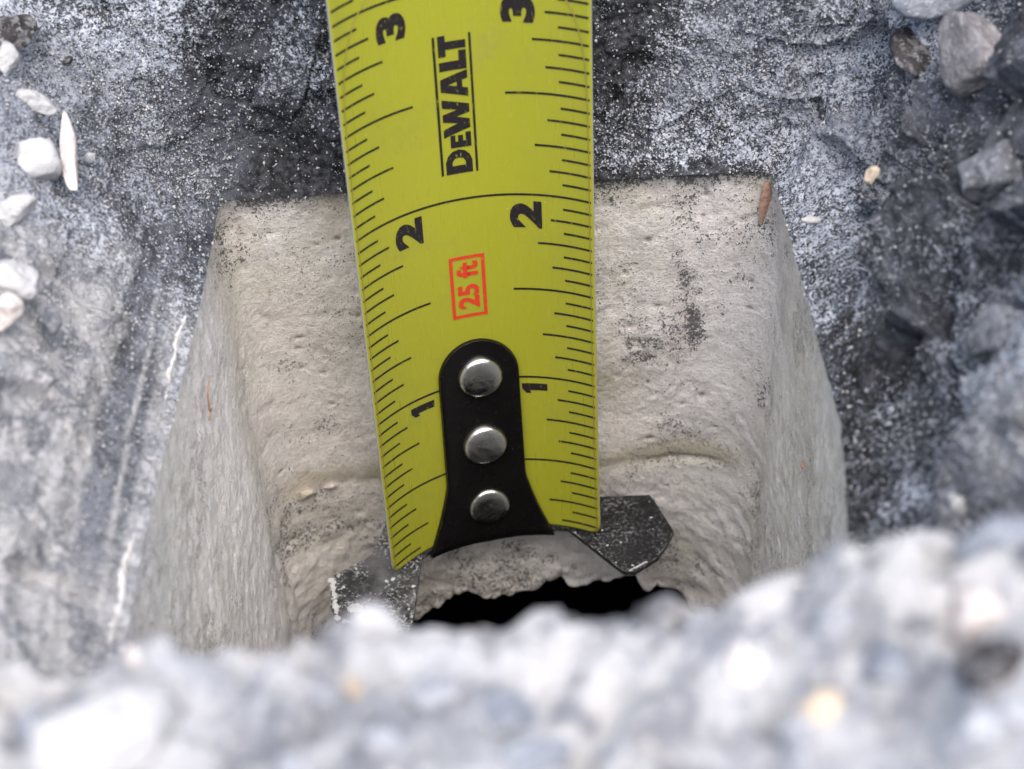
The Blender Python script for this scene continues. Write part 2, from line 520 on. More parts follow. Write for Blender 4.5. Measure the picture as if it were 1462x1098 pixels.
def build_dark():
    NW, NG = 230, 44
    rows, dirs = [], []
    for j in range(NW + NG):
        if j < NW:
            t = j / (NW - 1)
            h = t * (ZR - 1.94)
            z = 1.94 + h
            e = 0.0
        else:
            g = (j - NW + 1) / NG
            h = ZR - 1.94
            z = ZR
            e = 0.02 * (math.exp(g * 6.4) - 1) * 0.75
        k0 = 0.042 * math.exp(-h / 0.05)
        oL, oR, oB, oF = 0.92 * h - k0, 0.74 * h - k0, 0.22 * h - k0, 0.02 + 0.56 * h
        r = 0.05 + 0.33 * h + e * 0.8
        p2, n2 = loop(XL - oL - e, XR + oR + e, YB + oB + e, YF - oF - e, r)
        rows.append(np.column_stack([p2, np.full(NU, z)]))
    B = np.concatenate(rows)
    warp(B)
    G = B.reshape(NW + NG, NU, 3)
    du = np.roll(G, -1, 1) - np.roll(G, 1, 1)
    dv = np.empty_like(G)
    dv[1:-1] = G[2:] - G[:-2]; dv[0] = G[1] - G[0]; dv[-1] = G[-1] - G[-2]
    Nn = np.cross(du, dv)
    Nn /= np.linalg.norm(Nn, axis=2, keepdims=True) + 1e-12
    Nn = Nn.reshape(-1, 3)
    flip = np.where(Nn[:, 2:3] < -0.2, -1, 1)
    mid = np.array([0.12, -1.4, 6.0])
    s = np.sign(((mid - B) * Nn).sum(1, keepdims=True))
    Nn = Nn * np.where(s == 0, 1, s)
    # smooth normals around the rim
    Nn = Nn.reshape(NW + NG, NU, 3)
    for _ in range(20):
        Nn[1:-1] = (Nn[:-2] + Nn[1:-1] * 2 + Nn[2:]) / 4
    Nn /= np.linalg.norm(Nn, axis=2, keepdims=True)
    Nn = Nn.reshape(-1, 3)
    x, y, z = B[:, 0], B[:, 1], B[:, 2]
    hh = z - 1.94
    fade = sstep(0.0, 0.25, hh)
    leftness = sstep(-0.95, -1.25, x) * sstep(-3.4, -3.0, y)
    rightness = sstep(1.2, 1.5, x) * sstep(-3.4, -3.0, y)
    front = sstep(-2.9, -3.4, y)
    backness = (1 - leftness) * (1 - rightness) * sstep(-0.3, 0.1, y)
    far = sstep(6, 14, np.maximum(np.abs(x), np.abs(y + 1.5)))
    d = (0.05 * fbm(B, 1.1, 2, 101) * (0.08 + 0.92 * fade) + 0.028 * fbm(B, 3.7, 3, 111) * (0.2 + 0.8 * fade) + 0.010 * fbm(B, 15.0, 3, 121) + 0.005 * fbm(B, 42.0, 2, 131))
    # right slope: blocky lumps and slanting gouges
    ridge = np.abs(vnoise(np.column_stack([x * 0.9 + z * 0.3, y * 1.1 + z * 0.5, z * 0.4]), 2.3, 141))
    d = d + rightness * (0.07 * (0.45 - ridge) * fade + 0.03 * fbm(B, 2.4, 2, 151) * fade)
    blk = np.round(vnoise(np.column_stack([x, y * 0.8, z * 0.9]), 1.9, 155) * 2.2) / 2.2
    d = d + rightness * 0.05 * blk * fade
    fc1, fc2 = facets(B, 2.6, 301), facets(B, 6.5, 305)
    d = d + fade * (1 - front) * (rightness * (0.17 * fc1 + 0.028 * fc2) + leftness * (0.055 * fc1 + 0.014 * fc2) + backness * (0.030 * fc1 + 0.016 * fc2))
    d = d + backness * 0.03 * fbm(B * np.array([0.6, 1, 1.6]), 2.2, 3, 161) * fade
    # left slope: long smooth drags toward the near side
    d = d + leftness * 0.02 * fbm(np.column_stack([x * 1.4, y * 0.35, z * 1.4]), 5.0, 3, 171)
    d = d - leftness * 0.05 * np.exp(-((hh - 0.17) / 0.05) ** 2) * sstep(-2.2, -1.6, y) * sstep(-0.2, -0.6, y)
    # near rim: heaped debris, rising to the right
    rim = front * sstep(1.0, 1.4, hh)
    heap = rim * (0.28 * sstep(0.60, 1.5, x) + 0.025 * np.exp(-((x - 0.1) / 0.2) ** 2) - 0.035 * np.exp(-((x - 0.6) / 0.15) ** 2) - 0.03 - 0.09 * sstep(-0.2, -0.7, x) - 0.012 * sstep(0.75, 0.45, x) * sstep(-0.3, 0.0, x) + 0.05 * fbm(B, 2.3, 2, 181) + 0.03 * (np.abs(vnoise(B, 5.0, 191)) - 0.3) + 0.06 * facets(B, 4.0, 311) + 0.045 * facets(B, 8.5, 315) + 0.02 * facets(B, 17.0, 317) + 0.015 * fbm(B, 20.0, 2, 193))
    V = B + Nn * (d * (1 - far))[:, None]
    V[:, 2] += heap * (1 - far)
    me = mesh_np('dark_pit_slope', V, sweep_faces(NU, NW + NG))
    dust = (0.50 + 0.20 * leftness + 0.16 * leftness * sstep(0.0, -1.6, y) + 0.05 * rightness - 0.02 * backness
            + 0.22 * fbm(B, 1.4, 3, 201) + 0.10 * fbm(B, 4.5, 3, 211))
    dust = dust - 0.17 * np.exp(-((x + 0.7) / 0.35) ** 2) * backness * sstep(0.9, 0.0, hh)
    dust = dust - 0.22 * np.exp(-((x - 0.62) / 0.22) ** 2 - ((hh - 0.62) / 0.35) ** 2) * backness
    dust = dust + 0.20 * np.exp(-((x - 1.0) / 0.3) ** 2 - ((hh - 0.45) / 0.3) ** 2) * backness
    dust = dust - 0.2 * sstep(0.07, 0.0, hh) * backness
    dust = dust - 0.08 * sstep(0.5, 1.2, hh) * leftness
    dust = dust + 0.55 * front * sstep(0.5, 1.2, hh) + 0.3 * rightness * sstep(-1.3, -2.6, y)
    yy = y + 0.06 * vnoise(B, 3.0, 225)
    lane = hh - 0.115 - 0.03 * (yy + 1.2)
    smear = leftness * sstep(0.075, 0.045, np.abs(lane)) * sstep(-2.5, -2.0, yy) * sstep(-0.15, -0.35, yy) * (0.9 + 0.25 * fbm(np.column_stack([x * 2, y * 0.2, z * 2]), 7.0, 2, 221))
    smear = smear * (1 - 0.75 * sstep(0.012, 0.004, np.abs(lane + 0.02)))
    smear = np.maximum(smear, 0.62 * (1 - rightness) * sstep(0.05, 0.55, fbm(B, 1.7, 3, 233) + 0.3 * fc1) * (1 - front) * (1 - leftness * sstep(-0.2, -0.9, y)))
    smear = np.maximum(smear, rightness * sstep(0.05, 0.3, hh) * np.clip(0.45 + 0.5 * fbm(B, 2.1, 3, 231) + 0.25 * fc1, 0, 0.85))
    chalk = np.clip(front * sstep(0.6, 1.15, hh) * (0.9 + 0.25 * fbm(B, 3.0, 2, 241)), 0, 1)
    chalk = np.maximum(chalk, 0.75 * rightness * sstep(-2.1, -2.9, y + 0.3 * vnoise(B, 2.0, 251)))
    chalk = np.maximum(chalk, 0.95 * leftness * sstep(-0.1, -1.2, y + 0.3 * vnoise(B, 2.0, 261)))
    edge = leftness * sstep(0.05, 0.0, hh) * sstep(-1.0, -1.8, y)
    smear = smear * (1 - edge)
    chalk = np.maximum(chalk, edge * 0.35)
    attr(me, 'dust', np.clip(dust, 0, 1.1)); attr(me, 'smear', np.clip(smear, 0, 0.92)); attr(me, 'chalk', np.clip(chalk, 0, 1))
    o = link('dark_pit_slope', me, M_DARK)
    tag(o, 'dusty black roofing layer sloping into the pit, with its crumbling rim', None, None, 'structure')
    return o, V, Nn, dust, leftness, rightness, backness, front, hh


dark_o, DV, DN, DDUST, DLEFT, DRIGHT, DBACK, DFRONT, DHH = build_dark()

# the hollow under the broken lower edge, its darkness put into a black colour
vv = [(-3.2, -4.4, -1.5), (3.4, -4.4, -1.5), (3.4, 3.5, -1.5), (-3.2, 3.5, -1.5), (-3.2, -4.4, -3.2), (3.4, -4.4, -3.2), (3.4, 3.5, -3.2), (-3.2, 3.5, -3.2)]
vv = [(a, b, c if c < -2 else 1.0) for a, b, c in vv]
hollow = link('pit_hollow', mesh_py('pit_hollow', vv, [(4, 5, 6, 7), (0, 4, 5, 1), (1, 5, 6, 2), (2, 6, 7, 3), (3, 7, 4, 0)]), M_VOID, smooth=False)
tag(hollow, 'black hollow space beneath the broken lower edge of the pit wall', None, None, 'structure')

# the ground far around the pit
gk = NT('ground_grit')
gm = gk.fin(gk.mix(gk.noise(0.4, 4), (0.12, 0.12, 0.13), (0.32, 0.32, 0.33)), 0.95, gk.bump(gk.noise(6, 4), 0.1))
g_in, g_out = 7.0, 12000.0
gv = [(-g_in, -g_in - 1.5, ZR - .12), (g_in, -g_in - 1.5, ZR - .12), (g_in, g_in - 1.5, ZR - .12), (-g_in, g_in - 1.5, ZR - .12),
      (-g_out, -g_out, ZR - .12), (g_out, -g_out, ZR - .12), (g_out, g_out, ZR - .12), (-g_out, g_out, ZR - .12)]
ground = link('ground', mesh_py('ground', gv, [(0, 4, 5, 1), (1, 5, 6, 2), (2, 6, 7, 3), (3, 7, 4, 0)]), gm, smooth=False)
tag(ground, 'dusty grey ground spreading away around the pit', None, None, 'structure')

# ------------------------------------------------------------------ tape measure
TR, HW, BEND = 0.76365, 0.5625, 0.0099
TX = np.array([0.98113086, 0.19334488, 0.0]); TN = np.array([0.19334488, -0.98113086, 0.0]); TU = np.array([0.0, 0.0, 1.0])


def on_tape(s, v, off=0.0):
    """a point on the concave (printed) face; off lifts it toward the viewer"""
    a = s / TR
    r = TR - off
    b = BEND * (min(v, 3.5) - 1.5) ** 2 + max(v - 3.5, 0) * 2 * BEND * 2.0
    return tuple(TX * (r * math.sin(a)) + TU * v + TN * (TR - r * math.cos(a) + b))


def in_tape(x, v, zt):
    return tuple(TX * x + TU * v + TN * zt)


tape = bpy.data.objects.new('tape_measure', None)
COL.objects.link(tape)
tape.empty_display_size = 0.01
tag(tape, 'yellow steel tape measure blade standing upright in the pit, black end hook down', 'tape measure')

# blade ------------------------------------------------------
k = NT('yellow_blade')
yc = k.mix(k.noise(1.1, 2), (0.325, 0.335, 0.022), (0.36, 0.365, 0.030))
yc = k.mix(k.math('MULTIPLY', k.ramp(k.noise(9, 4, 0.7), 0.62, 0.78), 0.25), yc, (0.33, 0.31, 0.05))
yc = k.mix(k.math('MULTIPLY', k.ramp(k.noise(60, 2, 0.6), 0.70, 0.78), 0.35), yc, (0.62, 0.60, 0.35))
scr = k.noise(1.0, 3, 0.6, k.stretch((70, 70, 2)))
fine = k.noise(1.0, 2, 0.6, k.stretch((160, 160, 3.5)))
yc = k.mix(k.math('MULTIPLY', k.ramp(fine, 0.65, 0.74), 0.2), yc, (0.55, 0.55, 0.22))
smu = k.math('MULTIPLY', k.ramp(k.noise(3.2, 5, 0.7), 0.50, 0.72), k.ramp(scr, 0.3, 0.7, 0.4, 1.0))
yc = k.mix(k.math('MULTIPLY', smu, 0.28), yc, (0.22, 0.205, 0.06))
spk = k.math('MULTIPLY', k.ramp(k.noise(75, 2, 0.6), 0.715, 0.76), k.ramp(k.noise(2.0, 2), 0.45, 0.6))
yc = k.mix(k.math('MULTIPLY', spk, 0.6), yc, (0.12, 0.10, 0.05))
M_YEL = k.fin(yc, k.math('ADD', k.ramp(scr, 0.3, 0.7, 0.26, 0.40), k.math('MULTIPLY', smu, 0.25)), k.bump(scr, 0.0015, 0.35), spec=0.5)
M_EDGE = NT('worn_blade_edge').fin((0.42, 0.42, 0.38), 0.5, metal=0.2)


def ink(name, c, hole=0.45):
    k = NT(name)
    w = k.ramp(k.noise(1.0, 3, 0.65, k.stretch((90, 90, 35))), 0.60, 0.70)
    return k.fin(k.mix(k.math('MULTIPLY', w, hole), c, (0.42, 0.41, 0.06)), 0.45, spec=0.4)


M_INK = ink('black_ink', (0.018, 0.014, 0.016))
M_RED = ink('red_ink', (0.62, 0.045, 0.02), 0.35)

V0, V1 = 0.085, 12.0
rows = [V0 + 0.0, V0 + 0.006, V0 + 0.014, V0 + 0.03, V0 + 0.06] + [V0 + 0.06 + (3.6 - V0 - 0.06) * i / 60 for i in range(1, 61)] + [3.6 + (V1 - 3.6) * i / 20 for i in range(1, 21)]
NSB = 48
V, F = [], []
for v in rows:
    dv = v - V0
    cut = 0.055 - math.sqrt(max(0.055 ** 2 - (0.055 - min(dv, 0.055)) ** 2, 0))   # rounded corners
    for i in range(NSB + 1):
        s = (-1 + 2 * i / NSB) * (HW - cut)
        V.append(on_tape(s, v))
W = NSB + 1
for j in range(len(rows) - 1):
    for i in range(NSB):
        F.append((j * W + i, j * W + i + 1, (j + 1) * W + i + 1, (j + 1) * W + i))
blade = link('blade', mesh_py('blade', V, F), [M_YEL, M_EDGE], tape)
md = blade.modifiers.new('thick', 'SOLIDIFY')
md.thickness = 0.009 * IN
md.offset = -1.0
md.material_offset_rim = 1


# prints ------------------------------------------------------
def tris_from_curve(splines=None, text=None, bold=0.0):
    """flat triangulated shape: poly splines (outer + holes) or text in the built-in face"""
    if text is not None:
        cu = bpy.data.curves.new('tmp', 'FONT')
        cu.body = text
        cu.size = 1.0
        cu.offset = bold
        cu.resolution_u = 6
    else:
        cu = bpy.data.curves.new('tmp', 'CURVE')
        cu.dimensions = '2D'
        cu.fill_mode = 'BOTH'
        for pts in splines:
            sp = cu.splines.new('POLY')
            sp.points.add(len(pts) - 1)
            for q, (a, b) in zip(sp.points, pts):
                q.co = (a, b, 0, 1)
            sp.use_cyclic_u = True
    ob = bpy.data.objects.new('tmp', cu)
    COL.objects.link(ob)
    dg = bpy.context.evaluated_depsgraph_get()
    ev = ob.evaluated_get(dg)
    me = ev.to_mesh()
    bm = bmesh.new()
    bm.from_mesh(me)
    ev.to_mesh_clear()
    bpy.data.objects.remove(ob, do_unlink=True)
    bpy.data.curves.remove(cu)
    # keep only faces looking up
    return bm


def print_on_tape(name, bm, mat, parent, box=None, off=0.0022, xf=None):
    """bend a flat shape onto the blade. box = (v0, v1, s_base, s_top): reading runs up the blade, glyph tops point left"""
    bmesh.ops.triangulate(bm, faces=bm.faces[:])
    xs = [v.co.x for v in bm.verts]; ys = [v.co.y for v in bm.verts]
    x0, x1, y0, y1 = min(xs), max(xs), min(ys), max(ys)
    for v in bm.verts:
        if box:
            vv_ = box[0] + (v.co.x - x0) / (x1 - x0) * (box[1] - box[0])
            ss_ = box[2] + (v.co.y - y0) / (y1 - y0) * (box[3] - box[2])
        else:
            ss_, vv_ = xf(v.co.x, v.co.y)
        v.co = (ss_, vv_, 0)
    s_all = [v.co.x for v in bm.verts]
    lo, hi = min(s_all), max(s_all)
    n = int((hi - lo) / 0.03)
    for i in range(1, n + 1):
        bmesh.ops.bisect_plane(bm, geom=bm.verts[:] + bm.edges[:] + bm.faces[:], plane_co=(lo + i * (hi - lo) / (n + 1), 0, 0), plane_no=(1, 0, 0))
    for v in bm.verts:
        c = on_tape(v.co.x, v.co.y, off)
        v.co = tuple(a * IN for a in c)
    bmesh.ops.recalc_face_normals(bm, faces=bm.faces[:])
    for f in bm.faces:
        f.normal_update()
        if f.normal.dot(Vector(TN)) < 0:
            f.normal_flip()
    me = bpy.data.meshes.new(name)
    bm.to_mesh(me)
    bm.free()
    return link(name, me, mat, parent, smooth=False)


def marks(name, side):
    V, F = [], []
    rr = random.Random(3)
    for q in range(2, 16 * 12):
        v = q / 16.0
        if q % 16 == 0:
            if side > 0:
                continue
            a, b = -0.553, 0.553
        else:
            inn = 0.19 if q % 8 == 0 else 0.308 if q % 4 == 0 else 0.366 if q % 2 == 0 else 0.421
            if side < 0:
                inn += 0.008
            a, b = sorted((side * 0.553, side * (inn + rr.uniform(-0.003, 0.003))))
        n = max(3, int((b - a) / 0.03))
        w = 0.0054
        base = len(V)
        for i in range(n + 1):
            s = a + (b - a) * i / n
            V.append(on_tape(s, v - w, 0.0022)); V.append(on_tape(s, v + w, 0.0022))
        for i in range(n):
            c = base + 2 * i
            F.append((c, c + 2, c + 3, c + 1))
    return link(name, mesh_py(name, V, F), M_INK, blade, smooth=False)


marks('graduation_scale', -1)
marks('graduation_scale', 1)
for ch, (va, vb) in (('1', (0.908, 0.965)), ('2', (1.826, 1.966)), ('3', (2.822, 2.942))):
    for sb, stp in ((-0.203, -0.338), (0.327, 0.187)):
        if ch == '1':
            one = [[(0.017, 0), (0.058, 0), (0.058, 0.118), (0.026, 0.118), (0.0, 0.098), (0.0, 0.075), (0.017, 0.083)]]
            print_on_tape('inch_numeral', tris_from_curve(splines=one), M_INK, blade, (va - 0.003, vb - 0.003, sb - 0.018 if sb < 0 else sb - 0.006, stp - 0.008 if sb < 0 else stp + 0.016))
            continue
        print_on_tape('inch_numeral', tris_from_curve(text=ch, bold=0.055), M_INK, blade, (va, vb, sb, stp))
LET = [
    [[(0, 0), (0, 170), (80, 170), (118, 155), (145, 125), (156, 85), (145, 45), (118, 15), (80, 0)], [(52, 42), (76, 42), (97, 58), (103, 85), (97, 112), (76, 128), (52, 128)]],
    [[(168, 0), (168, 130), (249, 130), (249, 99), (208, 99), (208, 82), (246, 82), (246, 50), (208, 50), (208, 33), (262, 33), (262, 0)]],
    [[(240, 170), (293, 170), (322, 78), (342, 170), (388, 170), (408, 78), (430, 170), (482, 170), (438, 0), (386, 0), (365, 82), (344, 0), (288, 0)]],
    [[(484, 0), (530, 170), (606, 170), (650, 0), (598, 0), (590, 34), (546, 34), (538, 0)], [(554, 68), (582, 68), (568, 122)]],
    [[(656, 0), (656, 170), (711, 170), (711, 46), (772, 46), (772, 0)]],
    [[(742, 124), (742, 170), (870, 170), (870, 124), (832, 124), (832, 0), (783, 0), (783, 124)]],
]
LET.append([[(0, -34), (0, -20), (870, -20), (870, -34)]])
LET.append([[(0, 188), (0, 204), (870, 204), (870, 188)]])


def wm(x, y):
    return 0.0405 - y / 170 * 0.1145, 2.131 + x / 870 * 0.659


bmw = bmesh.new()
for sp in LET:
    b1 = tris_from_curve(splines=sp)
    tmp = bpy.data.meshes.new('tmp'); b1.to_mesh(tmp); b1.free()
    bmw.from_mesh(tmp); bpy.data.meshes.remove(tmp)
print_on_tape('wordmark', bmw, M_INK, blade, xf=wm)
st = print_on_tape('length_stamp', tris_from_curve(text='25 ft', bold=0.035), M_RED, blade, (1.418, 1.672, 0.034, -0.064))
fr = [[(0, 0), (333, 0), (333, 160), (0, 160)], [(17, 15), (316, 15), (316, 145), (17, 145)]]
print_on_tape('stamp_border', tris_from_curve(splines=fr), M_RED, blade, xf=lambda x, y: (0.065 - y / 1000, 1.371 + x / 1000))

# clear film laid over the first inches of the blade, its raised edge catching dirt
k = NT('clear_film_edge')
M_FILM = k.fin((0.27, 0.23, 0.05), 0.4)
half = [(0.546, 0.10), (0.546, 2.30), (0.543, 2.50), (0.535, 2.65), (0.518, 2.78), (0.49, 2.88), (0.44, 2.97), (0.37, 3.05), (0.27, 3.12), (0.14, 3.16), (0.0, 3.175)]
pts = []
for i in range(len(half) - 1):
    (a, b), (c, d) = half[i], half[i + 1]
    n = max(1, int(math.hypot(c - a, d - b) / 0.05))
    pts += [(a + (c - a) * q / n, b + (d - b) * q / n) for q in range(n)]
pts += [half[-1]] + [(-a, b) for a, b in reversed(pts)]
V, F = [], []
for i, (s, v) in enumerate(pts):
    a = pts[max(i - 1, 0)]; b = pts[min(i + 1, len(pts) - 1)]
    tx, ty = b[0] - a[0], b[1] - a[1]
    L = math.hypot(tx, ty)
    nx, ny = -ty / L * 0.0022, tx / L * 0.0022
    V += [on_tape(s - nx, v - ny, 0.0028), on_tape(s + nx, v + ny, 0.0045)]
for i in range(len(pts) - 1):
    F.append((2 * i, 2 * i + 1, 2 * i + 3, 2 * i + 2))
link('film_edge', mesh_py('film_edge', V, F), M_FILM, blade)

# hook ------------------------------------------------------
k = NT('black_enamel')
M_BLK = k.fin(k.mix(k.ramp(k.noise(85, 2), 0.70, 0.74), (0.006, 0.0055, 0.0055), (0.05, 0.05, 0.05)), k.ramp(k.noise(6, 3), 0.3, 0.7, 0.20, 0.32), k.bump(k.noise(10, 3), 0.0012, 0.4), spec=0.3)
k = NT('worn_steel_edge')
M_WEAR = k.fin(k.mix(k.ramp(k.noise(22, 4), 0.40, 0.62), (0.03, 0.03, 0.03), (0.36, 0.35, 0.33)), 0.35, metal=0.5)
k = NT('dusted_enamel')
du = k.math('MULTIPLY', k.ramp(k.noise(5, 4, 0.6), 0.36, 0.66, 0.12, 1.0), k.ramp(k.noise(60, 3, 0.65), 0.47, 0.66))
du2 = k.math('MULTIPLY', k.math('ADD', du, 0.02), k.attr('dust'))
hz = k.math('MULTIPLY', k.math('MULTIPLY', k.attr('dust'), k.attr('dust')), k.ramp(k.noise(4, 4, 0.6), 0.35, 0.65, 0.02, 0.20))
M_WING = k.fin(k.mix(k.math('MAXIMUM', du2, hz), (0.008, 0.008, 0.009), (0.60, 0.61, 0.64)), k.ramp(du, 0.0, 0.4, 0.35, 0.9), k.bump(k.noise(60, 3), 0.002, 0.5), spec=0.3)
k = NT('bright_rivet')
M_RIV = k.fin(k.mix(k.noise(12, 3), (0.62, 0.60, 0.57), (0.78, 0.77, 0.75)), k.ramp(k.noise(9, 3), 0.3, 0.7, 0.20, 0.36), k.bump(k.noise(11, 4), 0.008, 0.7), metal=1.0)


def half_w(v):
    if v > 1.05:
        q = (v - 1.05) / 0.192
        return 0.192 * math.sqrt(max(1 - q * q, 0))
    if v > 0.42:
        return 0.192 + 0.006 * (1.05 - v) / 0.63
    q = (0.42 - v) / 0.40
    return 0.198 + 0.135 * q - 0.012 * math.sin(math.pi * min(q, 1))


vs = [0.035 + (1.05 - 0.035) * i / 30 for i in range(31)] + [1.05 + 0.192 * math.sin(math.pi / 2 * i / 12) for i in range(1, 13)]
V, F = [], []
NS = 18
for v in vs:
    w = max(half_w(v), 0.012)
    for i in range(NS + 1):
        V.append(on_tape((-1 + 2 * i / NS) * w, v - (0.02 * (1 - abs(-1 + 2 * i / NS)) if v < 0.05 else 0), 0.022))
W = NS + 1
for j in range(len(vs) - 1):
    for i in range(NS):
        F.append((j * W + i, j * W + i + 1, (j + 1) * W + i + 1, (j + 1) * W + i))
hook = link('hook', mesh_py('hook', V, F), [M_BLK, M_WEAR], tape)
hook['label'] = 'black riveted hook plate with two dusty side wings'
md = hook.modifiers.new('thick', 'SOLIDIFY'); md.thickness = 0.020 * IN; md.offset = -1.0
md = hook.modifiers.new('edge', 'BEVEL'); md.width = 0.006 * IN; md.segments = 1; md.limit_method = 'ANGLE'; md.angle_limit = math.radians(50); md.material = 1

# end plate, square to the blade, with the two wings
WING = [(0.30, 0.055), (0.383, 0.085), (0.47, 0.262), (0.555, 0.440), (0.575, 0.468), (0.611, 0.474), (0.690, 0.440), (0.752, 0.411), (0.820, 0.335), (0.874, 0.262), (0.870, 0.225),
        (0.848, 0.02), (0.835, -0.025), (0.60, -0.085), (0.50, -0.16), (0.3, -0.19), (0.0, -0.19), (-0.30, -0.21), (-0.468, -0.215), (-0.52, -0.12), (-0.575, -0.01),
        (-0.62, 0.035), (-0.795, 0.115), (-0.815, 0.135), (-0.838, 0.314), (-0.822, 0.42), (-0.76, 0.48), (-0.64, 0.535), (-0.575, 0.565), (-0.500, 0.540), (-0.478, 0.51),
        (-0.415, 0.30), (-0.352, 0.085), (-0.29, 0.05), (-0.15, 0.012), (0.0, 0.0), (0.15, 0.012)]
bm = bmesh.new()
topv = [bm.verts.new(tuple(c * IN for c in in_tape(x, 0.045 + 0.03 * max(abs(x) - 0.4, 0), z))) for x, z in WING]
for tri in tessellate_polygon([[Vector((x, z, 0)) for x, z in WING]]):
    bm.faces.new([topv[i] for i in tri])
me = bpy.data.meshes.new('wing_plate')
bmesh.ops.recalc_face_normals(bm, faces=bm.faces[:])
if sum(f.normal.z * f.calc_area() for f in bm.faces) < 0:
    bmesh.ops.reverse_faces(bm, faces=bm.faces[:])
bm.to_mesh(me); bm.free()
co = np.array([tuple(v.co) for v in me.vertices]) / IN
xt = co @ TX
attr(me, 'dust', np.where(xt < 0.2, 1.0, 0.25))
plate = link('wing_plate', me, [M_WING, M_WEAR], hook, smooth=False)
md = plate.modifiers.new('thick', 'SOLIDIFY'); md.thickness = 0.030 * IN; md.offset = -1.0
md = plate.modifiers.new('edge', 'BEVEL'); md.width = 0.006 * IN; md.segments = 2; md.limit_method = 'ANGLE'; md.angle_limit = math.radians(50); md.material = 1


# specks and clots of white dust on the upper face of the wings
rs = np.random.default_rng(12)
polyW = WING


def inside(px, py):
    c = False
    for i in range(len(polyW)):
        (x1, y1), (x2, y2) = polyW[i], polyW[i - 1]
        if (y1 > py) != (y2 > py) and px < (x2 - x1) * (py - y1) / (y2 - y1) + x1:
            c = not c
    return c


V, F = [], []


def clot(x, z, r, fl=0.45):
    b = len(V)
    v0 = 0.045 + 0.03 * max(abs(x) - 0.4, 0)
    n_ = 7
    for i in range(n_):
        a = 2 * math.pi * i / n_
        q = r * rs.uniform(0.6, 1.3)
        V.append(in_tape(x + q * math.cos(a), v0 - 0.001, z + q * math.sin(a)))
    V.append(in_tape(x, v0 + r * fl, z))
    for i in range(n_):
        F.append((b + i, b + (i + 1) % n_, b + n_))


for _ in range(420):
    x, z = rs.uniform(-0.85, 0.88), rs.uniform(-0.1, 0.57)
    if abs(x) > 0.36 and inside(x, z):
        clot(x, z, 0.0025 + 0.007 * rs.random() ** 5 * (1.6 if x < 0 else 1.0))
for i in range(34):                                    # clotted rim of the left wing, chipped tip of the right one
    t = i / 33
    clot(-0.806 - 0.014 * t, 0.15 + 0.26 * t + rs.uniform(-0.01, 0.01), rs.uniform(0.008, 0.020), 0.3)
    if i % 2:
        clot(-0.80 + 0.24 * t, 0.43 + 0.115 * t, rs.uniform(0.006, 0.015), 0.3)
    if i < 16:
        clot(0.592 + 0.006 * i + rs.uniform(-0.003, 0.003), 0.462 - 0.0022 * i, rs.uniform(0.005, 0.011), 0.3)
clot(-0.735, 0.36, 0.035, 0.3); clot(-0.71, 0.37, 0.026, 0.3); clot(-0.52, 0.21, 0.015, 0.3); clot(-0.55, 0.215, 0.012, 0.3)
dsp = link('dust_specks', mesh_py('dust_specks', V, F), M_WHITE, hook, smooth=False)
dsp['kind'] = 'stuff'


def lathe(prof, n, base, name, mat, parent):
    """prof (r, h) along the blade normal at base=(s, v)"""
    V, F = [], []
    for r, h in prof:
        for i in range(n):
            a = 2 * math.pi * i / n
            V.append(on_tape(base[0] + r * math.cos(a), base[1] + r * math.sin(a), 0.022 + h))
    for j in range(len(prof) - 1):
        for i in range(n):
            F.append((j * n + i, j * n + (i + 1) % n, (j + 1) * n + (i + 1) % n, (j + 1) * n + i))
    c = len(V)
    V.append(on_tape(base[0], base[1], 0.022 + prof[-1][1] + 0.0005))
    for i in range(n):
        F.append(((len(prof) - 1) * n + i, (len(prof) - 1) * n + (i + 1) % n, c))
    return link(name, mesh_py(name, V, F), mat, parent)


for v in (1.042, 0.637, 0.245):
    q = 0.62 if v < 0.3 else 1.0
    prof = [(0.108, -0.004), (0.109, 0.010), (0.105, 0.022), (0.097, 0.029), (0.084, 0.034), (0.06, 0.0385), (0.03, 0.041), (0.008, 0.0418)]
    lathe([(r * (0.94 if q < 1 else 1), h * q) for r, h in prof], 40, (0.006, v), 'rivet', M_RIV, hook)


# ------------------------------------------------------------------ stones
def stone_mesh(name, seed, size, sub=3, cuts=7, rough=0.06):
    rr = random.Random(seed)
    bm = bmesh.new()
    bmesh.ops.create_icosphere(bm, subdivisions=sub, radius=1.0)
    planes = []
    for _ in range(cuts):
        n = Vector((rr.gauss(0, 1), rr.gauss(0, 1), rr.gauss(0, 1))).normalized()
        planes.append((n, rr.uniform(0.5, 0.85)))
    pts = np.array([tuple(v.co) for v in bm.verts])
    for n, d in planes:
        n = np.array(n)
        q = pts @ n - d
        pts = pts - np.where(q > 0, q * 0.93, 0)[:, None] * n
    off = np.array([seed * 3.7, seed * 1.3, seed * 0.7])
    pts = pts * (1 + rough * 1.6 * fbm(pts + off, 1.4, 4, seed))[:, None]
    pts = pts * np.array(size)
    for v, c in zip(bm.verts, pts):
        v.co = c * IN
    me = bpy.data.meshes.new(name)
    bm.to_mesh(me)
    bm.free()
    return me


def stone(name, loc, size, seed, mat, label, cat='stone', group=None, rot=None, cuts=7, rough=0.06, sub=4):
    o = link(name, stone_mesh(name, seed, size, sub, cuts, rough), mat)
    o.location = Vector(loc) * IN
    rr = random.Random(seed + 500)
    o.rotation_euler = Euler(rot) if rot else Euler((rr.uniform(-0.5, 0.5), rr.uniform(-0.5, 0.5), rr.uniform(0, 6.28)))
    tag(o, label, cat, group)
    return o


bpy.context.view_layer.update()


def drop(x, y):
    """height of the slope at (x, y) in inches"""
    ok, loc, nor, i = dark_o.ray_cast(Vector((x, y, 6.0)) * IN, Vector((0, 0, -1)))
    return loc.z / IN if ok else ZR


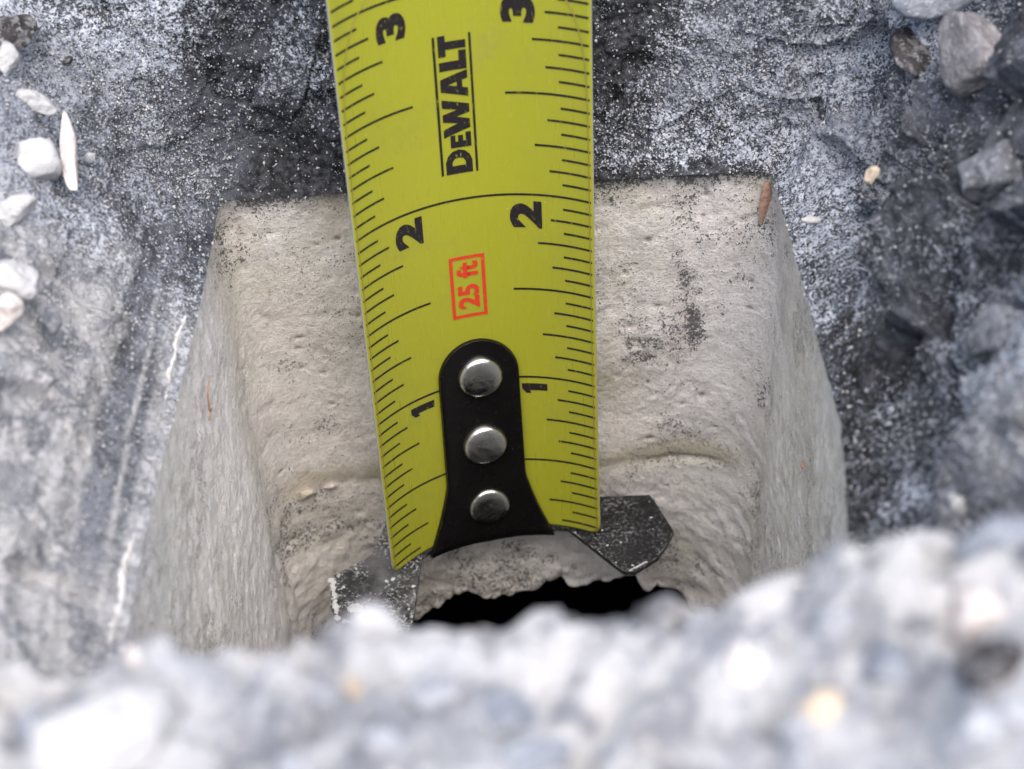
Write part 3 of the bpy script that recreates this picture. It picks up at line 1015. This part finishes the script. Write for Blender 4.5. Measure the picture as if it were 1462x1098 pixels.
# upper left slope
stone('white_stone', (-1.80, -0.03, 2.79), (0.085, 0.06, 0.05), 11, M_WHITE, 'small white stone at the left edge of the photo, just under the dark lump')
stone('white_stone', (-1.68, -0.22, 2.70), (0.105, 0.045, 0.05), 12, M_WHITE, 'flat wedge of white stone touching the top of the long pinkish sliver', rot=(0.35, 0.35, 0.1))
stone('pale_boulder', (-1.65, -0.47, 2.56), (0.125, 0.11, 0.13), 13, M_WHITE, 'biggest rounded pale stone on the upper left slope, half behind the sliver', rough=0.05, cuts=8)
o = stone('stone_sliver', (-1.53, -0.40, 2.565), (0.038, 0.04, 0.20), 14, M_PINK, 'long thin pinkish stone sliver leaning on the round pale stone', cuts=9, rough=0.04)
o.rotation_euler = Vector((0.10, -0.45, -0.25)).normalized().to_track_quat('Z', 'X').to_euler()
stone('pebble', (-1.49, -0.25, 2.45), (0.024, 0.02, 0.022), 15, M_WHITE, 'tiny round white pebble right of the long pinkish sliver', 'pebble')
stone('white_stone', (-1.68, -0.78, 2.56), (0.10, 0.07, 0.05), 16, M_WHITE, 'white stone directly below the biggest round stone of the left slope')
stone('white_stone', (-1.63, -1.14, 2.49), (0.11, 0.08, 0.06), 17, M_WHITE, 'upper white lump of the cluster at the left edge, halfway down', rough=0.1)
stone('white_stone', (-1.65, -1.36, 2.50), (0.10, 0.085, 0.07), 18, M_PINK, 'lower pinkish white lump of the cluster at the left edge, halfway down', rough=0.1)
stone('grey_stone', (-1.50, -1.27, 2.39), (0.06, 0.05, 0.045), 19, M_DUSTY, 'grey stone beside the cluster of white lumps on the left slope')
stone('tar_gap_lump', (-1.78, 0.14, 2.83), (0.12, 0.09, 0.075), 20, M_TAR_GAP, 'brownish black lump standing in for the shaded hole in the top left corner', 'dark lump', rough=0.12)  # black lump in place of a recess that is only in shade
stone('tar_chip', (-1.60, 0.16, 2.67), (0.04, 0.025, 0.02), 21, M_TAR_GAP, 'small black chip right of the brownish black lump', 'tar chip')
# upper right slope
stone('slate_stone', (1.93, -0.02, 2.87), (0.20, 0.13, 0.085), 31, M_SLATE, 'smooth blue-grey stone cut off by the top edge at right', rot=(0.2, -0.15, 0.3), cuts=9, rough=0.03)
stone('mauve_stone', (1.95, -0.49, 2.86), (0.18, 0.17, 0.16), 32, M_MAUVE, 'large rounded mauve-grey stone under the blue-grey stone at upper right', rough=0.11, cuts=9)
stone('tan_pebble', (1.575, -0.69, 2.44), (0.026, 0.03, 0.048), 33, M_TAN, 'small tan pebble stuck on the dark right slope', 'pebble', rot=(0.2, 0.4, 0.3))
stone('white_chip', (1.405, -0.45, 2.09), (0.042, 0.018, 0.018), 34, M_WHITE, 'white chip beside the orange flake at the pale wall corner', 'chip', rot=(0.1, 0.2, 0.1))
stone('tar_gap_lump', (1.86, -0.05, 2.60), (0.20, 0.14, 0.07), 35, M_TAR_GAP, 'flat black lump standing in for the shaded crevice below the blue-grey stone at upper right', 'dark lump', rough=0.12)  # dark body added where a crevice lies in shadow
stone('grey_stone', (1.92, -1.10, 2.70), (0.17, 0.16, 0.12), 36, M_DUSTY, 'dusty dark grey block jutting from the right slope below the mauve stone', rough=0.03, cuts=16)
stone('grey_stone', (1.83, -1.95, 2.58), (0.13, 0.24, 0.11), 37, M_DUSTY, 'long dusty grey block at the right edge, halfway down', rough=0.03, cuts=16)
stone('white_stone', (1.52, -2.45, 2.36), (0.05, 0.05, 0.05), 38, M_WHITE, 'white stone on the right slope just above the near heap')
# pale wall
stone('nodule', (-0.90, 0.150, 0.215), (0.062, 0.035, 0.042), 41, mat_stone('cream_nodule', (0.60, 0.55, 0.46), (0.52, 0.47, 0.38), (0.4, 0.35, 0.28), 0.3), 'cream nodule sitting in the seam of the pale wall left of the tape', 'nodule', rot=(0.1, 0.05, 0.2), rough=0.04)
stone('nodule', (-0.77, 0.185, 0.235), (0.04, 0.022, 0.02), 42, M_PINK, 'small flat nodule in the seam right of the cream nodule', 'nodule', rot=(0.1, 0.05, 0.2))
stone('rust_flake', (1.325, 0.195, 1.76), (0.026, 0.014, 0.12), 43, M_RUST, 'long orange flake on the upper right corner of the pale wall', 'flake', rot=(0.05, 0.05, 0.0), cuts=5)
stone('rust_flake', (1.345, -0.92, 1.19), (0.008, 0.018, 0.022), 44, M_RUST, 'small rust-red flake on the right pale wall above the hook wing', 'flake', rot=(0.0, 0.0, 0.0), cuts=5)
# red hair-like fibre on the left wall
V, F = [], []
for path in ([(-1.075, -0.66, 1.60), (-1.072, -0.72, 1.61), (-1.070, -0.76, 1.60), (-1.068, -0.79, 1.56), (-1.069, -0.76, 1.52), (-1.072, -0.72, 1.50)], [(-1.070, -0.78, 1.575), (-1.068, -0.80, 1.53), (-1.07, -0.82, 1.52)]):
    b0 = len(V)
    for i, q in enumerate(path):
        for a in range(4):
            V.append((q[0] - 0.02 + 0.004 * math.cos(a * math.pi / 2), q[1] + 0.003 * math.sin(a * math.pi / 2), q[2] + 0.004 * math.sin(a * math.pi / 2)))
    for i in range(len(path) - 1):
        for a in range(4):
            F.append((b0 + i * 4 + a, b0 + i * 4 + (a + 1) % 4, b0 + i * 4 + 4 + (a + 1) % 4, b0 + i * 4 + 4 + a))
fib = link('fibre', mesh_py('fibre', V, F), M_RUST)
tag(fib, 'thin red hooked fibre stuck to the left pale wall', 'fibre')

# near heap, out of focus: the lumps one can tell apart ...
NEAR = [
    ('white_stone', 545, -0.18, -3.83, (0.085, 0.07, 0.075), M_WHITE, 'peaked white lump on the near rim in front of the left hook wing'),
    ('white_stone', 546, -0.74, -4.07, (0.17, 0.12, 0.10), M_WHITE, 'biggest blurred white lump at the bottom left'),
    ('grey_stone', 547, -0.90, -3.99, (0.045, 0.05, 0.06), M_SLATE, 'dark blue-grey stone left of the biggest white lump at bottom left'),
    ('tar_gap_lump', 548, -0.90, -3.80, (0.075, 0.05, 0.045), M_TAR_GAP, 'blurred black lump standing in for a shaded gap on the left end of the near rim'),  # shadow between the stones, built as a black lump
    ('slate_stone', 549, 0.905, -4.05, (0.065, 0.06, 0.075), M_SLATE, 'blue-grey stone in the right part of the near heap, lower of two'),
    ('grey_stone', 550, 0.80, -3.96, (0.055, 0.045, 0.055), M_GREY, 'grey stone in the right part of the near heap, upper of two'),
    ('tar_gap_lump', 551, 1.05, -4.22, (0.085, 0.05, 0.05), M_TAR_GAP, 'black lump at the right edge of the near heap'),  # dark patch of the heap, built as a black lump
    ('grey_stone', 552, 1.00, -4.34, (0.07, 0.05, 0.06), M_GREY, 'grey stone under the black lump at the right edge of the near heap'),
    ('stone_sliver', 553, -0.215, -3.98, (0.02, 0.02, 0.065), M_TAN, 'blurred tan sliver standing in the near heap below the left hook wing'),
    ('grey_stone', 554, -0.04, -4.01, (0.06, 0.05, 0.05), M_GREY, 'blurred grey stone right of the tan sliver in the near heap'),
    ('tan_stone', 555, 0.74, -4.16, (0.045, 0.04, 0.045), M_TAN, 'blurred tan stone at bottom right of the near heap'),
    ('white_stone', 556, 0.70, -3.84, (0.13, 0.09, 0.05), M_WHITE, 'broad white lump where the near rim starts to rise right of the tape'),
    ('white_stone', 557, 1.00, -3.72, (0.16, 0.12, 0.10), M_WHITE, 'white block cresting the near heap at right'),
    ('slate_stone', 558, 1.20, -3.80, (0.12, 0.09, 0.07), M_SLATE, 'blue-grey slab at the right edge on top of the near heap'),
    ('pinkish_stone', 559, 1.10, -3.98, (0.08, 0.06, 0.05), M_PINK, 'pinkish stone low on the right crest of the near heap'),
]
for nm, sd_, x, y, sz, m, lab in NEAR:
    stone(nm, (x, y, drop(x, y) + sz[2] * 0.15), sz, sd_, m, lab, rough=0.09, rot=(0.2, -0.15, 0.3), cat='stone' if 'tar' not in nm else 'dark lump')
# ... and the rest of the heap
rr = random.Random(77)
taken = [(x, y, max(sz[0], sz[1])) for _, _, x, y, sz, _, _ in NEAR]
n = 0
for _ in range(4000):
    if n >= 90:
        break
    x, y = rr.uniform(-1.45, 1.5), rr.uniform(-4.75, -3.62)
    r = 0.025 * (0.10 / 0.025) ** (rr.random() ** 1.3)
    if any((x - a) ** 2 + (y - b) ** 2 < (0.8 * (r + c)) ** 2 for a, b, c in taken):
        continue
    if y > -3.97 and -0.6 < x < 0.8 and r > 0.035:
        continue
    taken.append((x, y, r))
    q = rr.random()
    m, cn = (M_WHITE, 'white') if q < 0.36 else (M_PINK, 'pinkish') if q < 0.48 else (M_GREY, 'light grey') if q < 0.74 else (M_SLATE, 'blue-grey')
    stone('rubble_lump', (x, y, drop(x, y) - r * 0.22), (r * rr.uniform(0.8, 1.3), r * rr.uniform(0.8, 1.2), r * rr.uniform(0.6, 0.95)), 900 + n, m,
          'small blurred %s rubble lump in the pale heap along the near rim' % cn, 'rubble', '%s rubble of the near heap' % cn, sub=3, rough=0.1, cuts=12)
    n += 1



# ------------------------------------------------------------------ loose grit lying on the slopes
def grit_cloud(name, n, w, rlo, rhi, mats, seed, label):
    rr = np.random.default_rng(seed)
    idx = rr.choice(len(DV), size=n, p=w / w.sum())
    P = DV[idx] + DN[idx] * 0.003 + rr.normal(0, 0.004, (n, 3))
    R = rlo * (rhi / rlo) ** (rr.random(n) ** 2.2)
    O = np.array([(1, 0, 0), (-1, 0, 0), (0, 1, 0), (0, -1, 0), (0, 0, 1), (0, 0, -1)], float)
    Fo = np.array([(0, 2, 4), (2, 1, 4), (1, 3, 4), (3, 0, 4), (2, 0, 5), (1, 2, 5), (3, 1, 5), (0, 3, 5)])
    V = O[None] * rr.uniform(0.6, 1.25, (n, 6, 1)) + rr.normal(0, 0.18, (n, 6, 3))
    # random rotation by a random orthonormal frame
    a = rr.normal(size=(n, 3)); a /= np.linalg.norm(a, axis=1, keepdims=True)
    b = rr.normal(size=(n, 3)); b -= (a * b).sum(1, keepdims=True) * a; b /= np.linalg.norm(b, axis=1, keepdims=True)
    c = np.cross(a, b)
    Mx = np.stack([a, b, c], 1)
    V = np.einsum('nij,njk->nik', V, Mx) * R[:, None, None] + P[:, None, :]
    F = Fo[None] + (np.arange(n) * 6)[:, None, None]
    me = mesh_np(name, V.reshape(-1, 3), F.reshape(-1, 3))
    for m in mats:
        me.materials.append(m)
    mi = rr.choice(len(mats), size=n, p=np.array([0.8, 0.2][:len(mats)]) / sum([0.8, 0.2][:len(mats)]))
    me.polygons.foreach_set('material_index', np.repeat(mi, 8).astype(np.int32))
    o = bpy.data.objects.new(name, me)
    COL.objects.link(o)
    tag(o, label, 'grit', None, 'stuff')
    return o


area = np.where(DHH < 1.45, 1.0, 0.0) * (np.abs(DV[:, 1] + 1.6) < 2.6)
w1 = area * (0.12 + np.clip(DDUST, 0.05, 1) ** 2) * (1 - 0.55 * DRIGHT) * (DFRONT < 0.5)
grit_cloud('pale_grit', 42000, w1, 0.0026, 0.0095, [M_WHITE, M_GREY], 5, 'fine pale grit clinging to the dark slopes of the pit')
